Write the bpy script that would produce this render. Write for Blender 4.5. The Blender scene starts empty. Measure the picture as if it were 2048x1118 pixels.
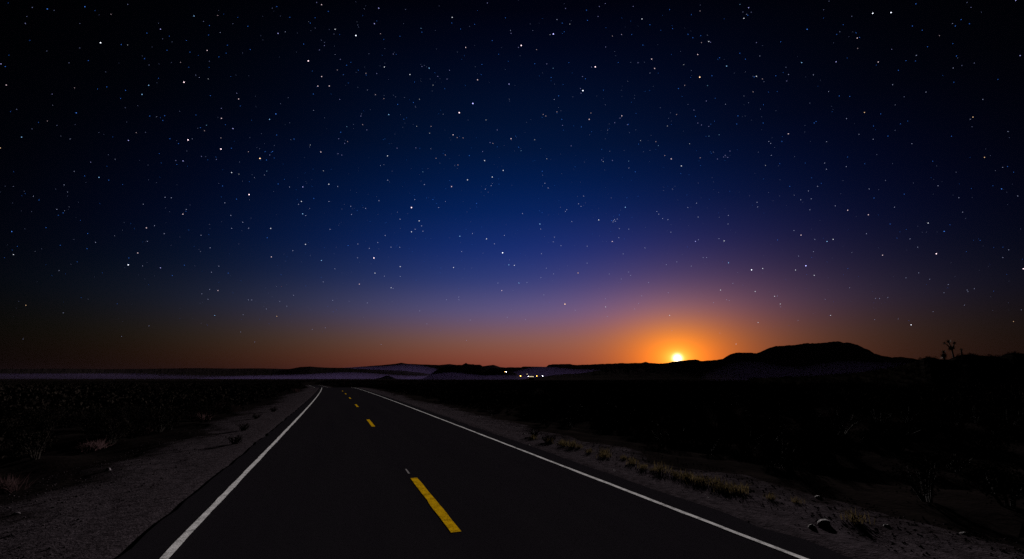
import bpy, bmesh, math, random
import numpy as np
from mathutils import Vector, Matrix

random.seed(7)
rng = np.random.default_rng(7)
R = math.radians
scene = bpy.context.scene
col = scene.collection

# ------------------------------------------------------------------ camera
CAM = Vector((-1.33, 0.0, 1.60))            # tripod on the left lane, road runs along +Y
YAW, PITCH = R(19.7), math.atan(198 / 964)  # 17 mm lens, turned right of the road, tilted up
cam_d = bpy.data.cameras.new('camera')
cam_d.lens = 36 * 964 / 2048
cam_d.sensor_width = 36
cam_d.clip_start = 0.1
cam_d.clip_end = 200000
cam = bpy.data.objects.new('camera', cam_d)
col.objects.link(cam)
cam.location = CAM
cam.rotation_euler = (math.pi / 2 + PITCH, 0, -YAW)
scene.camera = cam

# ------------------------------------------------------------------ moon direction, world sky, lamp, exposure
MOON_AZ, MOON_EL = R(19.7 + 18.73), R(2.18)
LIGHT_EL = R(10.5)


class Nodes:
    """tiny helper to write node maths as expressions"""
    def __init__(self, tree):
        self.t = tree
        tree.nodes.clear()

    def n(self, kind, **kw):
        nd = self.t.nodes.new(kind)
        for k, v in kw.items():
            setattr(nd, k, v)
        return nd

    def put(self, sock, v):
        if isinstance(v, bpy.types.NodeSocket):
            self.t.links.new(v, sock)
        elif v is not None:
            sock.default_value = v

    def m(self, op, a, b=None, c=None, clamp=False):
        nd = self.n('ShaderNodeMath', operation=op, use_clamp=clamp)
        self.put(nd.inputs[0], a)
        self.put(nd.inputs[1], b)
        self.put(nd.inputs[2], c)
        return nd.outputs[0]

    def v(self, op, a, b=None, scale=None):
        nd = self.n('ShaderNodeVectorMath', operation=op)
        self.put(nd.inputs[0], a)
        if b is not None:
            self.put(nd.inputs[1], b)
        if scale is not None:
            self.put(nd.inputs['Scale'], scale)
        return nd.outputs['Value'] if op in ('LENGTH', 'DOT_PRODUCT', 'DISTANCE') else nd.outputs[0]

    def noise(self, scale, detail=4.0, rough=0.55, vec=None):
        nd = self.n('ShaderNodeTexNoise')
        nd.inputs['Scale'].default_value = scale
        nd.inputs['Detail'].default_value = detail
        nd.inputs['Roughness'].default_value = rough
        if vec is not None:
            self.t.links.new(vec, nd.inputs['Vector'])
        return nd.outputs['Fac']

    def ramp(self, fac, stops, smooth=False):
        nd = self.n('ShaderNodeValToRGB')
        cr = nd.color_ramp
        if smooth:
            cr.interpolation = 'CARDINAL'
        while len(cr.elements) < len(stops):
            cr.elements.new(0.5)
        for e, (p, c) in zip(cr.elements, stops):
            e.position = p
            e.color = (*c, 1)
        self.put(nd.inputs[0], fac)
        return nd.outputs[0]

    def mix(self, fac, a, b):
        nd = self.n('ShaderNodeMix', data_type='RGBA')
        self.put(nd.inputs[0], fac)
        for s, v in ((nd.inputs[6], a), (nd.inputs[7], b)):
            self.put(s, (*v, 1) if isinstance(v, tuple) and len(v) == 3 else v)
        return nd.outputs[2]


world = bpy.data.worlds.new('World')
scene.world = world
world.use_nodes = True
N = Nodes(world.node_tree)
D = N.v('NORMALIZE', N.n('ShaderNodeTexCoord').outputs['Generated'])
sx = N.n('ShaderNodeSeparateXYZ')
N.put(sx.inputs[0], D)
X, Y, Z = sx.outputs
DEG = 180 / math.pi
el = N.m('MAXIMUM', N.m('MULTIPLY', N.m('ARCSINE', Z), DEG), 0.0)
az = N.m('MULTIPLY', N.m('ARCTAN2', X, Y), DEG)
az = N.m('SUBTRACT', az, 19.7 + 18.73)                # azimuth measured from the moon
# elevation profile of the twilight: blue above, violet, then orange at the horizon
KN = [0, 2, 4.3, 7.8, 11.3, 15, 20.5, 26, 31.5, 40, 55]
CR = [.1247, .2336, .2185, .1050, .0280, .0064, 0, 0, 0, 0, 0]
CG = [.0226, .0521, .0912, .0869, .0450, .0249, .0130, .0070, .0039, .0003, 0]
CB = [.0230, .0300, .0680, .2150, .1900, .1628, .0928, .0415, .0218, .0037, .001]
ke = np.concatenate([np.arange(0, 16, .8), np.linspace(16, 55, 12)])


def soft(c):
    """the profile read at many elevations, its corners rounded off"""
    w_ = np.linspace(-2, 2, 21)
    g_ = np.exp(-w_ ** 2)
    return [float((np.interp(np.abs(e_ + w_ * (.8 + .04 * e_)), KN, c) * g_).sum() / g_.sum()) for e_ in ke]


prof = N.ramp(N.m('DIVIDE', el, 55.0), [(e_ / 55, c) for e_, c in zip(ke, zip(soft(CR), soft(CG), soft(CB)))])
dE = N.m('SUBTRACT', el, 2.18)


def dist2(k):
    da = N.m('MULTIPLY', az, k)
    return N.m('ADD', N.m('MULTIPLY', da, da), N.m('MULTIPLY', dE, dE))


def xyz(r_, g_, b_):
    c = N.n('ShaderNodeCombineXYZ')
    for q, w in zip(c.inputs, (r_, g_, b_)):
        N.put(q, w)
    return c.outputs[0]


def gauss(centre, width):
    t = N.m('DIVIDE', N.m('ADD', az, 18.73 - centre), width)
    return N.m('EXPONENT', N.m('MULTIPLY', N.m('MULTIPLY', t, t), -1.0))


# the glow fades away from its middle; low air round the moon lets little blue through
low_blue = N.m('SUBTRACT', 1.0, N.m('MULTIPLY', N.m('EXPONENT', N.m('DIVIDE', dist2(.55), -14.0)), .95))
sky = N.v('MULTIPLY', prof, xyz(gauss(2.49, 23.6), gauss(1.42, 25.5), N.m('MULTIPLY', gauss(2.77, 25.4), low_blue)))


def halo(k, s, squared, colour):
    d = dist2(k)
    d = N.m('DIVIDE', d, s * s) if squared else N.m('DIVIDE', N.m('SQRT', d), s)
    return N.v('SCALE', colour, scale=N.m('EXPONENT', N.m('MULTIPLY', d, -1.0)))


for args in ((.611, 8.43, True, (.1054, 0, 0)), (.649, 2.115, False, (2.0885, 0, 0)), (.558, 8.52, True, (.0, .0321, .016)),
             (.761, 2.434, False, (0, .4245, 0)), (.761, .494, False, (0, 1.0146, .2)), (1.0, .36, True, (4.0, 3.7, 3.2))):
    sky = N.v('ADD', sky, halo(*args))
nish = N.n('ShaderNodeTexSky', sky_type='NISHITA')
nish.sun_disc = False
nish.sun_elevation = LIGHT_EL
nish.sun_rotation = MOON_AZ
sky = N.v('ADD', sky, N.v('SCALE', nish.outputs[0], scale=0.00008))   # faint air glow of the clear night
bg = N.n('ShaderNodeBackground')
N.put(bg.inputs[0], sky)
bg.inputs[1].default_value = .787
N.put(N.n('ShaderNodeOutputWorld').inputs[0], bg.outputs[0])

sun_d = bpy.data.lights.new('moonlight', 'SUN')
sun_d.energy = 4.0
sun_d.angle = R(1.5)
sun_d.color = (1.0, .93, .90)
sun = bpy.data.objects.new('moonlight', sun_d)
col.objects.link(sun)
to_l = Vector((math.sin(MOON_AZ) * math.cos(LIGHT_EL), math.cos(MOON_AZ) * math.cos(LIGHT_EL), math.sin(LIGHT_EL)))
sun.rotation_euler = to_l.to_track_quat('Z', 'Y').to_euler()

vs = scene.view_settings
scene.display_settings.display_device = 'sRGB'
vs.view_transform = 'Standard'
vs.look = 'None'
vs.exposure = 0.35
vs.gamma = 1.0
vs.use_curve_mapping = False
cy = scene.cycles
cy.use_adaptive_sampling = False
cy.use_denoising = False
cy.max_bounces = 4
cy.diffuse_bounces = 2
cy.glossy_bounces = 2
cy.transmission_bounces = 2
cy.volume_bounces = 0
cy.sample_clamp_indirect = 1.0
cy.caustics_reflective = False
cy.caustics_refractive = False


# ------------------------------------------------------------------ helpers
def ray(px, py):
    """azimuth (from +Y, to the right) and elevation of a direction seen from the tripod"""
    cx, cyy = (px - 1024) / 964, -(py - 559) / 964
    fw = math.cos(PITCH) - cyy * math.sin(PITCH)
    up = math.sin(PITCH) + cyy * math.cos(PITCH)
    return math.atan2(cx, fw) + YAW, math.atan2(up, math.hypot(cx, fw))


def far(px, py, dist):
    a, e = ray(px, py)
    return Vector((CAM.x + dist * math.sin(a), CAM.y + dist * math.cos(a), CAM.z + dist * math.tan(e)))


def road_c(y):
    y = np.asarray(y, float)
    return -1.5e-4 * np.clip(y - 18, 0, 400) ** 2


def sm(a, b, t):
    t = np.clip((t - a) / (b - a), 0, 1)
    return t * t * (3 - 2 * t)


def profile_z(y):
    return -2.4 * sm(85, 210, np.asarray(y, float))


def gz(x, y):
    """ground height: road bed, shallow ditches, rolling plain"""
    x, y = np.asarray(x, float), np.asarray(y, float)
    u = np.abs(x - road_c(y))
    d = np.hypot(x, y)
    off = sm(4.2, 8.5, u)
    z = profile_z(y) - .04 - .26 * off + .18 * sm(9, 25, u)
    bump = (.10 * np.sin(x * 1.1 + 2 * np.sin(y * .31)) * np.sin(y * .9 + 1.3) + .06 * np.sin(x * 2.7 + y * 1.9) + .15 * np.sin(x * .21 + 1) * np.sin(y * .17 + x * .05))
    small = (.012 * np.sin(x * 5.1 + y * 2.3) + .010 * np.sin(x * 3.1 - y * 6.7)) * sm(3.3, 4.2, u)
    fade = np.exp(-d / 90)
    return z + bump * off * fade + small * fade + .4 * np.sin(x * .013 + 1.2) * np.sin(y * .011) * sm(60, 200, u)


def ground_at(px, py):
    a, e = ray(px, py)
    d = CAM.z / math.tan(-e)
    for _ in range(12):
        x, y = CAM.x + d * math.sin(a), CAM.y + d * math.cos(a)
        d = (CAM.z - float(gz(x, y))) / math.tan(-e)
    return CAM.x + d * math.sin(a), CAM.y + d * math.cos(a)


def tag(o, label=None, cat=None, group=None, kind=None):
    for k, v in (('label', label), ('category', cat), ('group', group), ('kind', kind)):
        if v:
            o[k] = v
    return o


def link(name, mesh, mat=None, parent=None, loc=None):
    o = bpy.data.objects.new(name, mesh)
    col.objects.link(o)
    if mat is not None and mesh is not None and not mesh.materials:
        mesh.materials.append(mat)
    if parent is not None:
        o.parent = parent
    if loc is not None:
        o.location = loc
    return o


def mesh_np(name, verts, faces, smooth=False):
    """verts (n,3), faces (m,k) with one k"""
    me = bpy.data.meshes.new(name)
    verts = np.asarray(verts, np.float32)
    faces = np.asarray(faces, np.int32)
    k = faces.shape[1]
    me.vertices.add(len(verts))
    me.vertices.foreach_set('co', verts.ravel())
    me.loops.add(faces.size)
    me.loops.foreach_set('vertex_index', faces.ravel())
    me.polygons.add(len(faces))
    me.polygons.foreach_set('loop_start', np.arange(0, faces.size, k, dtype=np.int32))
    me.polygons.foreach_set('loop_total', np.full(len(faces), k, np.int32))
    me.polygons.foreach_set('use_smooth', np.full(len(faces), bool(smooth)))
    me.update(calc_edges=True)
    me.validate()
    return me


def grid_faces(nr, nc):
    i = np.arange(nr - 1)[:, None] * nc + np.arange(nc - 1)[None]
    return np.stack([i, i + 1, i + nc + 1, i + nc], -1).reshape(-1, 4)


def material(name, build, spec=0.1, rough=0.9, through=0.0):
    m = bpy.data.materials.new(name)
    m.use_nodes = True
    n = Nodes(m.node_tree)
    bs = n.n('ShaderNodeBsdfPrincipled')
    bs.inputs['Roughness'].default_value = rough
    bs.inputs['Specular IOR Level'].default_value = spec
    out = n.n('ShaderNodeOutputMaterial')
    n.put(out.inputs[0], bs.outputs[0])
    build(n, bs)
    if through:      # thin leaves and blades let light through
        tr, mx_ = n.n('ShaderNodeBsdfTranslucent'), n.n('ShaderNodeMixShader')
        n.put(tr.inputs[0], bs.inputs['Base Color'].links[0].from_socket)
        mx_.inputs[0].default_value = through
        n.put(mx_.inputs[1], bs.outputs[0])
        n.put(mx_.inputs[2], tr.outputs[0])
        n.put(out.inputs[0], mx_.outputs[0])
    return m


def two_tone(c1, c2, scale, bump=0.0, bscale=None, detail=6.0):
    def b(n, bs):
        vec = n.n('ShaderNodeNewGeometry').outputs['Position']
        f = n.noise(scale, detail, .6, vec)
        n.put(bs.inputs['Base Color'], n.ramp(f, [(.32, c1), (.68, c2)]))
        if bump:
            bp = n.n('ShaderNodeBump')
            bp.inputs['Strength'].default_value = bump
            bp.inputs['Distance'].default_value = .02
            n.put(bp.inputs['Height'], n.noise(bscale or scale * 6, 3, .6, vec))
            n.put(bs.inputs['Normal'], bp.outputs[0])
    return b


def emitter(name, colour, strength):
    m = bpy.data.materials.new(name)
    m.use_nodes = True
    n = Nodes(m.node_tree)
    e = n.n('ShaderNodeEmission')
    e.inputs[0].default_value = (*colour, 1)
    e.inputs[1].default_value = strength
    n.put(n.n('ShaderNodeOutputMaterial').inputs[0], e.outputs[0])
    m.cycles.emission_sampling = 'NONE'
    return m


# ------------------------------------------------------------------ materials
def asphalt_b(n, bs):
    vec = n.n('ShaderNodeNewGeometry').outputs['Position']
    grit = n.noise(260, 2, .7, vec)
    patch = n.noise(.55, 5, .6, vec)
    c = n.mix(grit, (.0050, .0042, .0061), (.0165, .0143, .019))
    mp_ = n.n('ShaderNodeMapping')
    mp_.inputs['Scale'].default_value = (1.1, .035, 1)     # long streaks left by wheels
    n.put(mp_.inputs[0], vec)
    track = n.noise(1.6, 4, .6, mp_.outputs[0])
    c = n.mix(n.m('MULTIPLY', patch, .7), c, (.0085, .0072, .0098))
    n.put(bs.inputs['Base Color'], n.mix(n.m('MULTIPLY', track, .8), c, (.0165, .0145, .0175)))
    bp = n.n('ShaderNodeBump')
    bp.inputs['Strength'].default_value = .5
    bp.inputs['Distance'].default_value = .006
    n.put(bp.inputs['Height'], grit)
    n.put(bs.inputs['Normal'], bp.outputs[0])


def paint(c):
    def b(n, bs):
        vec = n.n('ShaderNodeNewGeometry').outputs['Position']
        grit = n.noise(75, 3, .75, vec)
        wear = n.noise(6, 6, .72, vec)
        f = n.m('ADD', n.m('MULTIPLY', grit, .5), n.m('MULTIPLY', wear, .5))
        dark = tuple(v * .30 for v in c)
        n.put(bs.inputs['Base Color'], n.ramp(f, [(.40, dark), (.54, c)]))
        bp = n.n('ShaderNodeBump')
        bp.inputs['Strength'].default_value = .5
        bp.inputs['Distance'].default_value = .004
        n.put(bp.inputs['Height'], grit)
        n.put(bs.inputs['Normal'], bp.outputs[0])
    return b


def gravel_b(n, bs):
    two_tone((.0165, .0132, .0156), (.053, .0428, .0500), 9, 1.0, 34, 9)(n, bs)
    stone_c = bs.inputs['Base Color'].links[0].from_socket
    out = n.n('ShaderNodeAttribute', attribute_name='outward').outputs['Fac']
    vec = n.n('ShaderNodeNewGeometry').outputs['Position']
    f = n.m('ADD', out, n.m('MULTIPLY', n.m('SUBTRACT', n.noise(1.6, 7, .7, vec), .5), 1.5))   # the stones thin out into bare soil
    nd = n.n('ShaderNodeMapRange')
    for q, w in zip(range(5), (f, .62, 1.0, 0.0, 1.0)):
        n.put(nd.inputs[q], w)
    n.put(bs.inputs['Base Color'], n.mix(nd.outputs[0], stone_c, (.007, .0054, .0053)))


M = {
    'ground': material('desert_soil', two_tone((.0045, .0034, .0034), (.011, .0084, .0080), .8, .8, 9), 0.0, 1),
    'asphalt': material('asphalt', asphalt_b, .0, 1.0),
    'white': material('white_road_paint', paint((.82, .81, .82)), .0, .8),
    'old_paint': material('worn_white_paint', paint((.30, .28, .29)), .0, .9),
    'yellow': material('yellow_road_paint', paint((.80, .46, .006)), .0, .8),
    'gravel': material('gravel', gravel_b, 0.0, 1),
    'pebble': material('pebble', two_tone((.018, .0145, .0168), (.052, .042, .048), 14), .0, 1),
    'stone': material('pale_stone', two_tone((.055, .045, .053), (.11, .092, .105), 11, .6), .1, .9),
    'rock': material('mountain_rock', two_tone((.009, .0072, .0070), (.020, .016, .0155), .02, .0), 0.0, 1),
    'leaf': material('creosote_leaf', two_tone((.0068, .0055, .0048), (.015, .0118, .0098), 3), 0, 1),
    'stem': material('shrub_stem', two_tone((.008, .0062, .0055), (.017, .0135, .0118), 20), .02, 1),
    'dry': material('dry_bush', two_tone((.022, .0125, .0135), (.050, .030, .031), 6), 0.0, 1, .5),
    'grass': material('dry_grass', two_tone((.026, .0195, .0098), (.062, .0445, .0195), 8), 0.0, 1, .5),
    'yucca': material('yucca_leaf', two_tone((.025, .028, .016), (.05, .05, .03), 4), .05, .8),
    'bark': material('yucca_bark', two_tone((.03, .024, .018), (.06, .05, .04), 12), .02, 1),
    'metal': material('dark_galvanised_steel', two_tone((.05, .05, .055), (.08, .08, .085), 3), .3, .6),
    'wall': material('stucco_wall', two_tone((.12, .10, .085), (.18, .15, .13), 1.5), .05, .9),
    'roof': material('sheet_roof', two_tone((.04, .035, .033), (.06, .05, .05), 1), .1, .8),
}

# ------------------------------------------------------------------ ground
s = np.linspace(-1, 1, 361)
ax = 42000 * np.sinh(11.5 * s) / np.sinh(11.5)
gx, gy = np.meshgrid(ax, ax + 14)
zz = gz(gx, gy)
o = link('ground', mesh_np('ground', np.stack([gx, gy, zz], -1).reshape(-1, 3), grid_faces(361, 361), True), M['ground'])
tag(o, 'flat dark desert plain reaching to the hills', kind='structure')

# ------------------------------------------------------------------ road with painted markings
LINE_L, LINE_R = -2.69, 2.765
EDGE_L, EDGE_R = -3.10, 3.20
ys = np.concatenate([np.arange(-14, 40, .5), np.arange(40, 330, 2.0)])


def strip(us_l, us_r, dz, ys=ys, drop=None, jit=0.0):
    """a sheet between two offsets from the centre line, following the road"""
    c, z = road_c(ys), profile_z(ys) + dz
    nl = np.interp(ys, np.arange(-20, 340, .35), rng.normal(0, 1, 1029)[:len(np.arange(-20, 340, .35))]) * jit
    nr = np.interp(ys, np.arange(-20, 340, .35), rng.normal(0, 1, 1029)[:len(np.arange(-20, 340, .35))]) * jit
    cols = [(c + us_l + nl, z), (c + us_r + nr, z)]
    if drop:
        cols = [(c + us_l + nl - .05, z - drop)] + cols + [(c + us_r + nr + .05, z - drop)]
    v = np.stack([np.stack([x, ys, zz_], -1) for x, zz_ in cols], 1)
    return mesh_np('strip', v.reshape(-1, 3), grid_faces(len(ys), len(cols))[:, ::-1][:, ::-1])


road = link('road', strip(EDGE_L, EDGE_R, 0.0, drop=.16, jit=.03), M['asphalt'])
tag(road, 'dark two-lane asphalt road running off and bending left', kind='structure')
fine = np.concatenate([np.arange(-14, 60, .25), np.arange(60, 330, 2.0)])
for u, hw_ in ((LINE_L, .040), (LINE_R, .034)):
    link('edge_line', strip(u - hw_, u + hw_, .004, fine, jit=.005), M['white'], road)
PERIOD = 12.2
for k in range(-1, 6):
    y0 = 5.43 + PERIOD * k
    link('centre_dash', strip(-.070, .042, .004, np.linspace(y0, y0 + 3.02, 13), jit=.004), M['yellow'], road)
link('paint_spot', strip(-.045, -.02, .004, np.linspace(8.85, 9.3, 4), jit=.004), M['old_paint'], road)


# gravel shoulders, ragged outer edge, each a sheet over the soil
def shoulder(name, inner, outer, sign, label):
    rows, n = [], 15
    k = np.arange(-20, 340, .9)
    wob = np.interp(ys, k, rng.normal(0, .28, len(k))) + np.interp(ys, k[::6], rng.normal(0, .35, len(k[::6])))
    for i in range(n):
        t = i / (n - 1)
        u = inner + (outer + wob * sign - inner) * t
        x = road_c(ys) + u
        z = gz(x, ys) + .012 + .028 * (1 - t) ** 4
        if i == 0:
            z = profile_z(ys) - .022
        if i == n - 1:
            z = gz(x, ys) - .02
        rows.append(np.stack([x, ys, z], -1))
    v = np.stack(rows, 1)
    f = grid_faces(len(ys), n)
    if sign < 0:
        f = f[:, ::-1]
    me_ = mesh_np(name, v.reshape(-1, 3), f, True)
    at_ = me_.attributes.new('outward', 'FLOAT', 'POINT')
    at_.data.foreach_set('value', np.tile(np.linspace(0, 1, n), len(ys)).astype(np.float32))
    o = link(name, me_, M['gravel'])
    tag(o, label, kind='structure')


shoulder('gravel_shoulder', EDGE_L - .01, -5.9, -1, 'pale grey gravel shoulder along the left edge of the road')
shoulder('gravel_shoulder', EDGE_R + .01, 5.3, 1, 'narrow grey gravel shoulder along the right edge of the road')

# loose pebbles on the shoulders: too many to count
npb = 26000
py_ = 2.5 + 60 * rng.random(npb) ** 1.8
side = rng.random(npb) < .55
pu = np.where(side, EDGE_L - .05 - 2.9 * rng.random(npb) ** .9, EDGE_R + .05 + 2.4 * rng.random(npb) ** .9)
pxx = road_c(py_) + pu
pr = .004 + .013 * rng.random(npb) ** 4
octv = np.array([[1, 0, 0], [-1, 0, 0], [0, 1, 0], [0, -1, 0], [0, 0, 1], [0, 0, -1]], float)
octf = np.array([[0, 2, 4], [2, 1, 4], [1, 3, 4], [3, 0, 4], [2, 0, 5], [1, 2, 5], [3, 1, 5], [0, 3, 5]])
sc = pr[:, None, None] * (1 + .5 * (rng.random((npb, 6, 1)) - .3)) * np.array([1.15, 1, .7])
th = rng.random(npb) * 6.28
cs, sn = np.cos(th)[:, None], np.sin(th)[:, None]
pv = octv[None] * sc
pv = np.stack([pv[..., 0] * cs - pv[..., 1] * sn, pv[..., 0] * sn + pv[..., 1] * cs, pv[..., 2]], -1)
pv += np.stack([pxx, py_, gz(pxx, py_) + .016 + pr * .2], -1)[:, None]
pf = (octf[None] + 6 * np.arange(npb)[:, None, None]).reshape(-1, 3)
o = link('pebbles', mesh_np('pebbles', pv.reshape(-1, 3), pf), M['pebble'])
tag(o, 'loose pebbles scattered over both gravel shoulders', kind='stuff')


# ------------------------------------------------------------------ hills and mountains
def mountain(name, prof, dist, wf, wb, label, base=-3.0, step=1.0, rough=.35, rows=15, seed=0, gully=.10, mat='rock'):
    r = np.random.default_rng(seed)
    p = np.array(prof, float)
    xs_ = np.arange(p[0, 0], p[-1, 0] + .1, step)
    yv = np.interp(xs_, p[:, 0], p[:, 1])
    lum = np.clip((757 - yv) / 10, 0, 1)
    for wl, amp in ((9, .5), (4, .4), (2, .3)):
        k = np.arange(xs_[0] - wl, xs_[-1] + 2 * wl, wl)
        yv = yv + np.interp(xs_, k, r.normal(0, amp * rough * 2, len(k))) * lum
    ae = np.array([ray(a, b) for a, b in zip(xs_, yv)])
    H = CAM.z + dist * np.tan(ae[:, 1])
    H = np.maximum(H, base + .5)
    ts = np.concatenate([-np.linspace(1, 0, rows) ** 1.15, np.linspace(0, 1, 6)[1:]])
    v = []
    for t in ts:
        k = np.arange(xs_[0] - 20, xs_[-1] + 20, 7 * step)
        gul = np.interp(xs_, k, r.normal(0, 1, len(k)))
        a = abs(t)
        shp = (1 - a) ** 1.25
        shp = shp * (1 - gully * np.abs(gul) * min(1, 3 * a) * (1 - a)) if 0 < a < 1 else shp + 0 * gul
        d = dist + (wf if t < 0 else wb) * t
        z = base + (H - base) * shp - (2 if a == 1 else 0)
        v.append(np.stack([CAM.x + d * np.sin(ae[:, 0]), CAM.y + d * np.cos(ae[:, 0]), z], -1))
    o = link(name, mesh_np(name, np.stack(v).reshape(-1, 3), grid_faces(len(ts), len(xs_)), False), M[mat])
    return tag(o, label, kind='structure')


mountain('mountain_range', [(-500, 745), (-250, 741), (-60, 739), (0, 738), (130, 737), (210, 738.5), (330, 737), (400, 736), (460, 737), (520, 736.5), (580, 738),
                            (640, 737), (700, 735), (740, 732), (765, 730), (790, 727.5), (803, 725.5), (815, 727.5), (850, 729), (878, 730), (900, 728), (920, 731),
                            (960, 733), (975, 731), (987, 729.5), (1000, 734), (1040, 738), (1100, 740), (1300, 742)],
         12000, 1800, 2200, 'farthest hazy violet range along the left horizon', step=2.0, seed=1, rough=.07, gully=.03)
mountain('mountain_range', [(-300, 752), (0, 746), (120, 744), (260, 747), (380, 743), (520, 741), (560, 740), (585, 737), (600, 734), (620, 733), (650, 735), (690, 736), (720, 738), (800, 741), (840, 745), (900, 755)],
         8000, 1100, 1300, 'nearer dark range below the farthest one, left of centre', step=1.6, seed=2, rough=.07, gully=.03)
mountain('mesa', [(930, 757), (960, 744), (1000, 736), (1020, 734.5), (1042, 735), (1046, 733), (1092, 733.5), (1097, 729.5), (1108, 728.3), (1140, 728), (1146, 729.5), (1180, 729),
                  (1206, 727.5), (1240, 726.5), (1282, 726), (1291, 723.5), (1300, 726), (1340, 727.5), (1420, 735), (1500, 750)],
         6000, 800, 900, 'flat topped mesa behind the town lights, left of the moon', step=1.2, seed=3, rough=.2)
mountain('hill', [(752, 757), (762, 755), (771, 751.5), (776, 751), (783, 753.5), (792, 757)], 4200, 60, 60, 'tiny cone shaped hill on the plain left of the big butte', step=.8, seed=4, rows=9)
mountain('butte', [(846, 757), (858, 751), (864, 746), (872, 740.5), (884, 735.5), (892, 732.5), (897, 734), (903, 731), (910, 729.5), (924, 729.5), (929, 727.5), (932, 726), (936, 728.5),
                   (950, 729), (960, 729), (968, 734), (977, 738.5), (984, 736.5), (995, 736.5), (1006, 739.5), (1020, 743), (1031, 746), (1036, 751), (1041, 757)],
         2600, 230, 260, 'dark rounded butte standing alone on the plain at centre', step=.8, seed=5, rough=.3)
mountain('ridge', [(1040, 759), (1065, 756), (1100, 751), (1130, 748), (1160, 746.5), (1185, 742), (1215, 738), (1235, 735), (1255, 733), (1258, 729.5), (1272, 730), (1300, 729), (1325, 727), (1340, 724.5),
                   (1352, 722.5), (1366, 721), (1385, 719), (1396, 719.5), (1405, 721.5), (1420, 721), (1446, 717.5), (1454, 712), (1462, 707.5), (1478, 705), (1500, 705), (1513, 707), (1524, 703),
                   (1540, 695), (1552, 692), (1586, 690), (1600, 688), (1617, 686), (1621, 687), (1655, 685), (1668, 683), (1676, 682.5), (1684, 684.5), (1702, 686), (1714, 690), (1730, 697), (1741, 701),
                   (1750, 708), (1768, 712), (1784, 715), (1800, 713.5), (1820, 716), (1836, 719), (1860, 718), (1900, 722), (2000, 726), (2150, 730), (2400, 740)],
         1900, 420, 500, 'long black ridge under the moon, rising to a flat summit on the right', step=1.2, seed=6, rough=.3)
HILL_D = 150.0
near_hill = mountain('hill', [(1500, 757), (1600, 753), (1700, 747), (1770, 738), (1805, 730), (1838, 721), (1846, 716), (1856, 714.5), (1866, 715), (1880, 718.5), (1895, 719.5), (1904, 716), (1912, 712.5), (1930, 709.5), (1946, 708.3), (1958, 711),
                  (1975, 712), (2000, 713), (2006, 709.5), (2024, 705), (2034, 706.5), (2048, 707), (2090, 705), (2150, 711), (2250, 725), (2330, 757)],
         HILL_D, 42, 40, 'low black rise at the right edge carrying the yuccas', base=-1.2, step=1.5, seed=8, rough=.12, gully=.02, mat='leaf')


# ------------------------------------------------------------------ plants
def leaf_cloud(n, size, shape, r):
    """n small two-triangle leaves at points given by shape(r) -> verts, faces"""
    pts = np.array([shape(r) for _ in range(n)])
    a = r.normal(size=(n, 3))
    a /= np.linalg.norm(a, axis=1)[:, None]
    b = np.cross(a, r.normal(size=(n, 3)))
    b /= np.linalg.norm(b, axis=1)[:, None]
    sz = size * (.6 + .8 * r.random((n, 1)))
    v = np.stack([pts - a * sz, pts - b * sz * .5, pts + a * sz, pts + b * sz * .5], 1)
    f = np.arange(4 * n).reshape(n, 4)
    return v.reshape(-1, 3), f


def tube(path, radii, sides=5):
    path = [Vector(p) for p in path]
    vs_, fs = [], []
    for i, p in enumerate(path):
        d = (path[min(i + 1, len(path) - 1)] - path[max(i - 1, 0)]).normalized()
        a = d.orthogonal().normalized()
        b = d.cross(a)
        for k in range(sides):
            t = 2 * math.pi * k / sides
            vs_.append(p + (a * math.cos(t) + b * math.sin(t)) * radii[i])
    for i in range(len(path) - 1):
        for k in range(sides):
            k2 = (k + 1) % sides
            fs.append((i * sides + k, i * sides + k2, (i + 1) * sides + k2, (i + 1) * sides + k))
    fs.append(tuple(range(sides))[::-1])
    fs.append(tuple(range((len(path) - 1) * sides, len(path) * sides)))
    return vs_, fs


def join(parts):
    vs_, fs = [], []
    for v, f in parts:
        k = len(vs_)
        vs_ += [tuple(q) for q in v]
        fs += [tuple(int(i) + k for i in g_) for g_ in f]
    return vs_, fs


def pymesh(name, vf):
    me = bpy.data.meshes.new(name)
    me.from_pydata(vf[0], [], vf[1])
    me.update()
    return me


def shrub_meshes(seed, h, w, nleaf, leaf):
    r = np.random.default_rng(seed)
    stems, tips = [], []
    for i in range(13):
        a, lean = r.random() * 6.28, .15 + .85 * r.random()
        L = h * (.7 + .35 * r.random())
        p = [Vector((0, 0, -.06)) + Vector((math.cos(a), math.sin(a), 0)) * .05]
        for k in range(1, 5):
            t = k / 4
            a += r.normal(0, .15)
            p.append(Vector((math.cos(a) * w * .5 * lean * t ** .8, math.sin(a) * w * .5 * lean * t ** .8, L * t * (1 - .35 * lean * t))))
        stems.append(tube(p, [.016, .013, .010, .007, .004], 3))
        tips.append(p)

    def shp(q):
        p = tips[q.integers(len(tips))]
        t = 1.2 + 2.8 * q.random() ** .7
        i = min(int(t), 3)
        c = p[i].lerp(p[i + 1], t - i)
        return np.array(c) + q.normal(0, .075 * w, 3)
    v, f = leaf_cloud(nleaf, leaf, shp, r)
    v[:, 2] = np.maximum(v[:, 2], .02)
    return pymesh('shrub_stems', join(stems)), mesh_np('shrub_foliage', v, f)


PROTO = [shrub_meshes(20 + i, h, w, n, .024) for i, (h, w, n) in enumerate(((.75, 1.1, 1100), (.90, 1.2, 1200), (.55, .9, 900), (1.0, 1.5, 1500), (.45, .7, 700)))]
for st, fo in PROTO:
    st.materials.append(M['stem'])
    fo.materials.append(M['leaf'])


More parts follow.
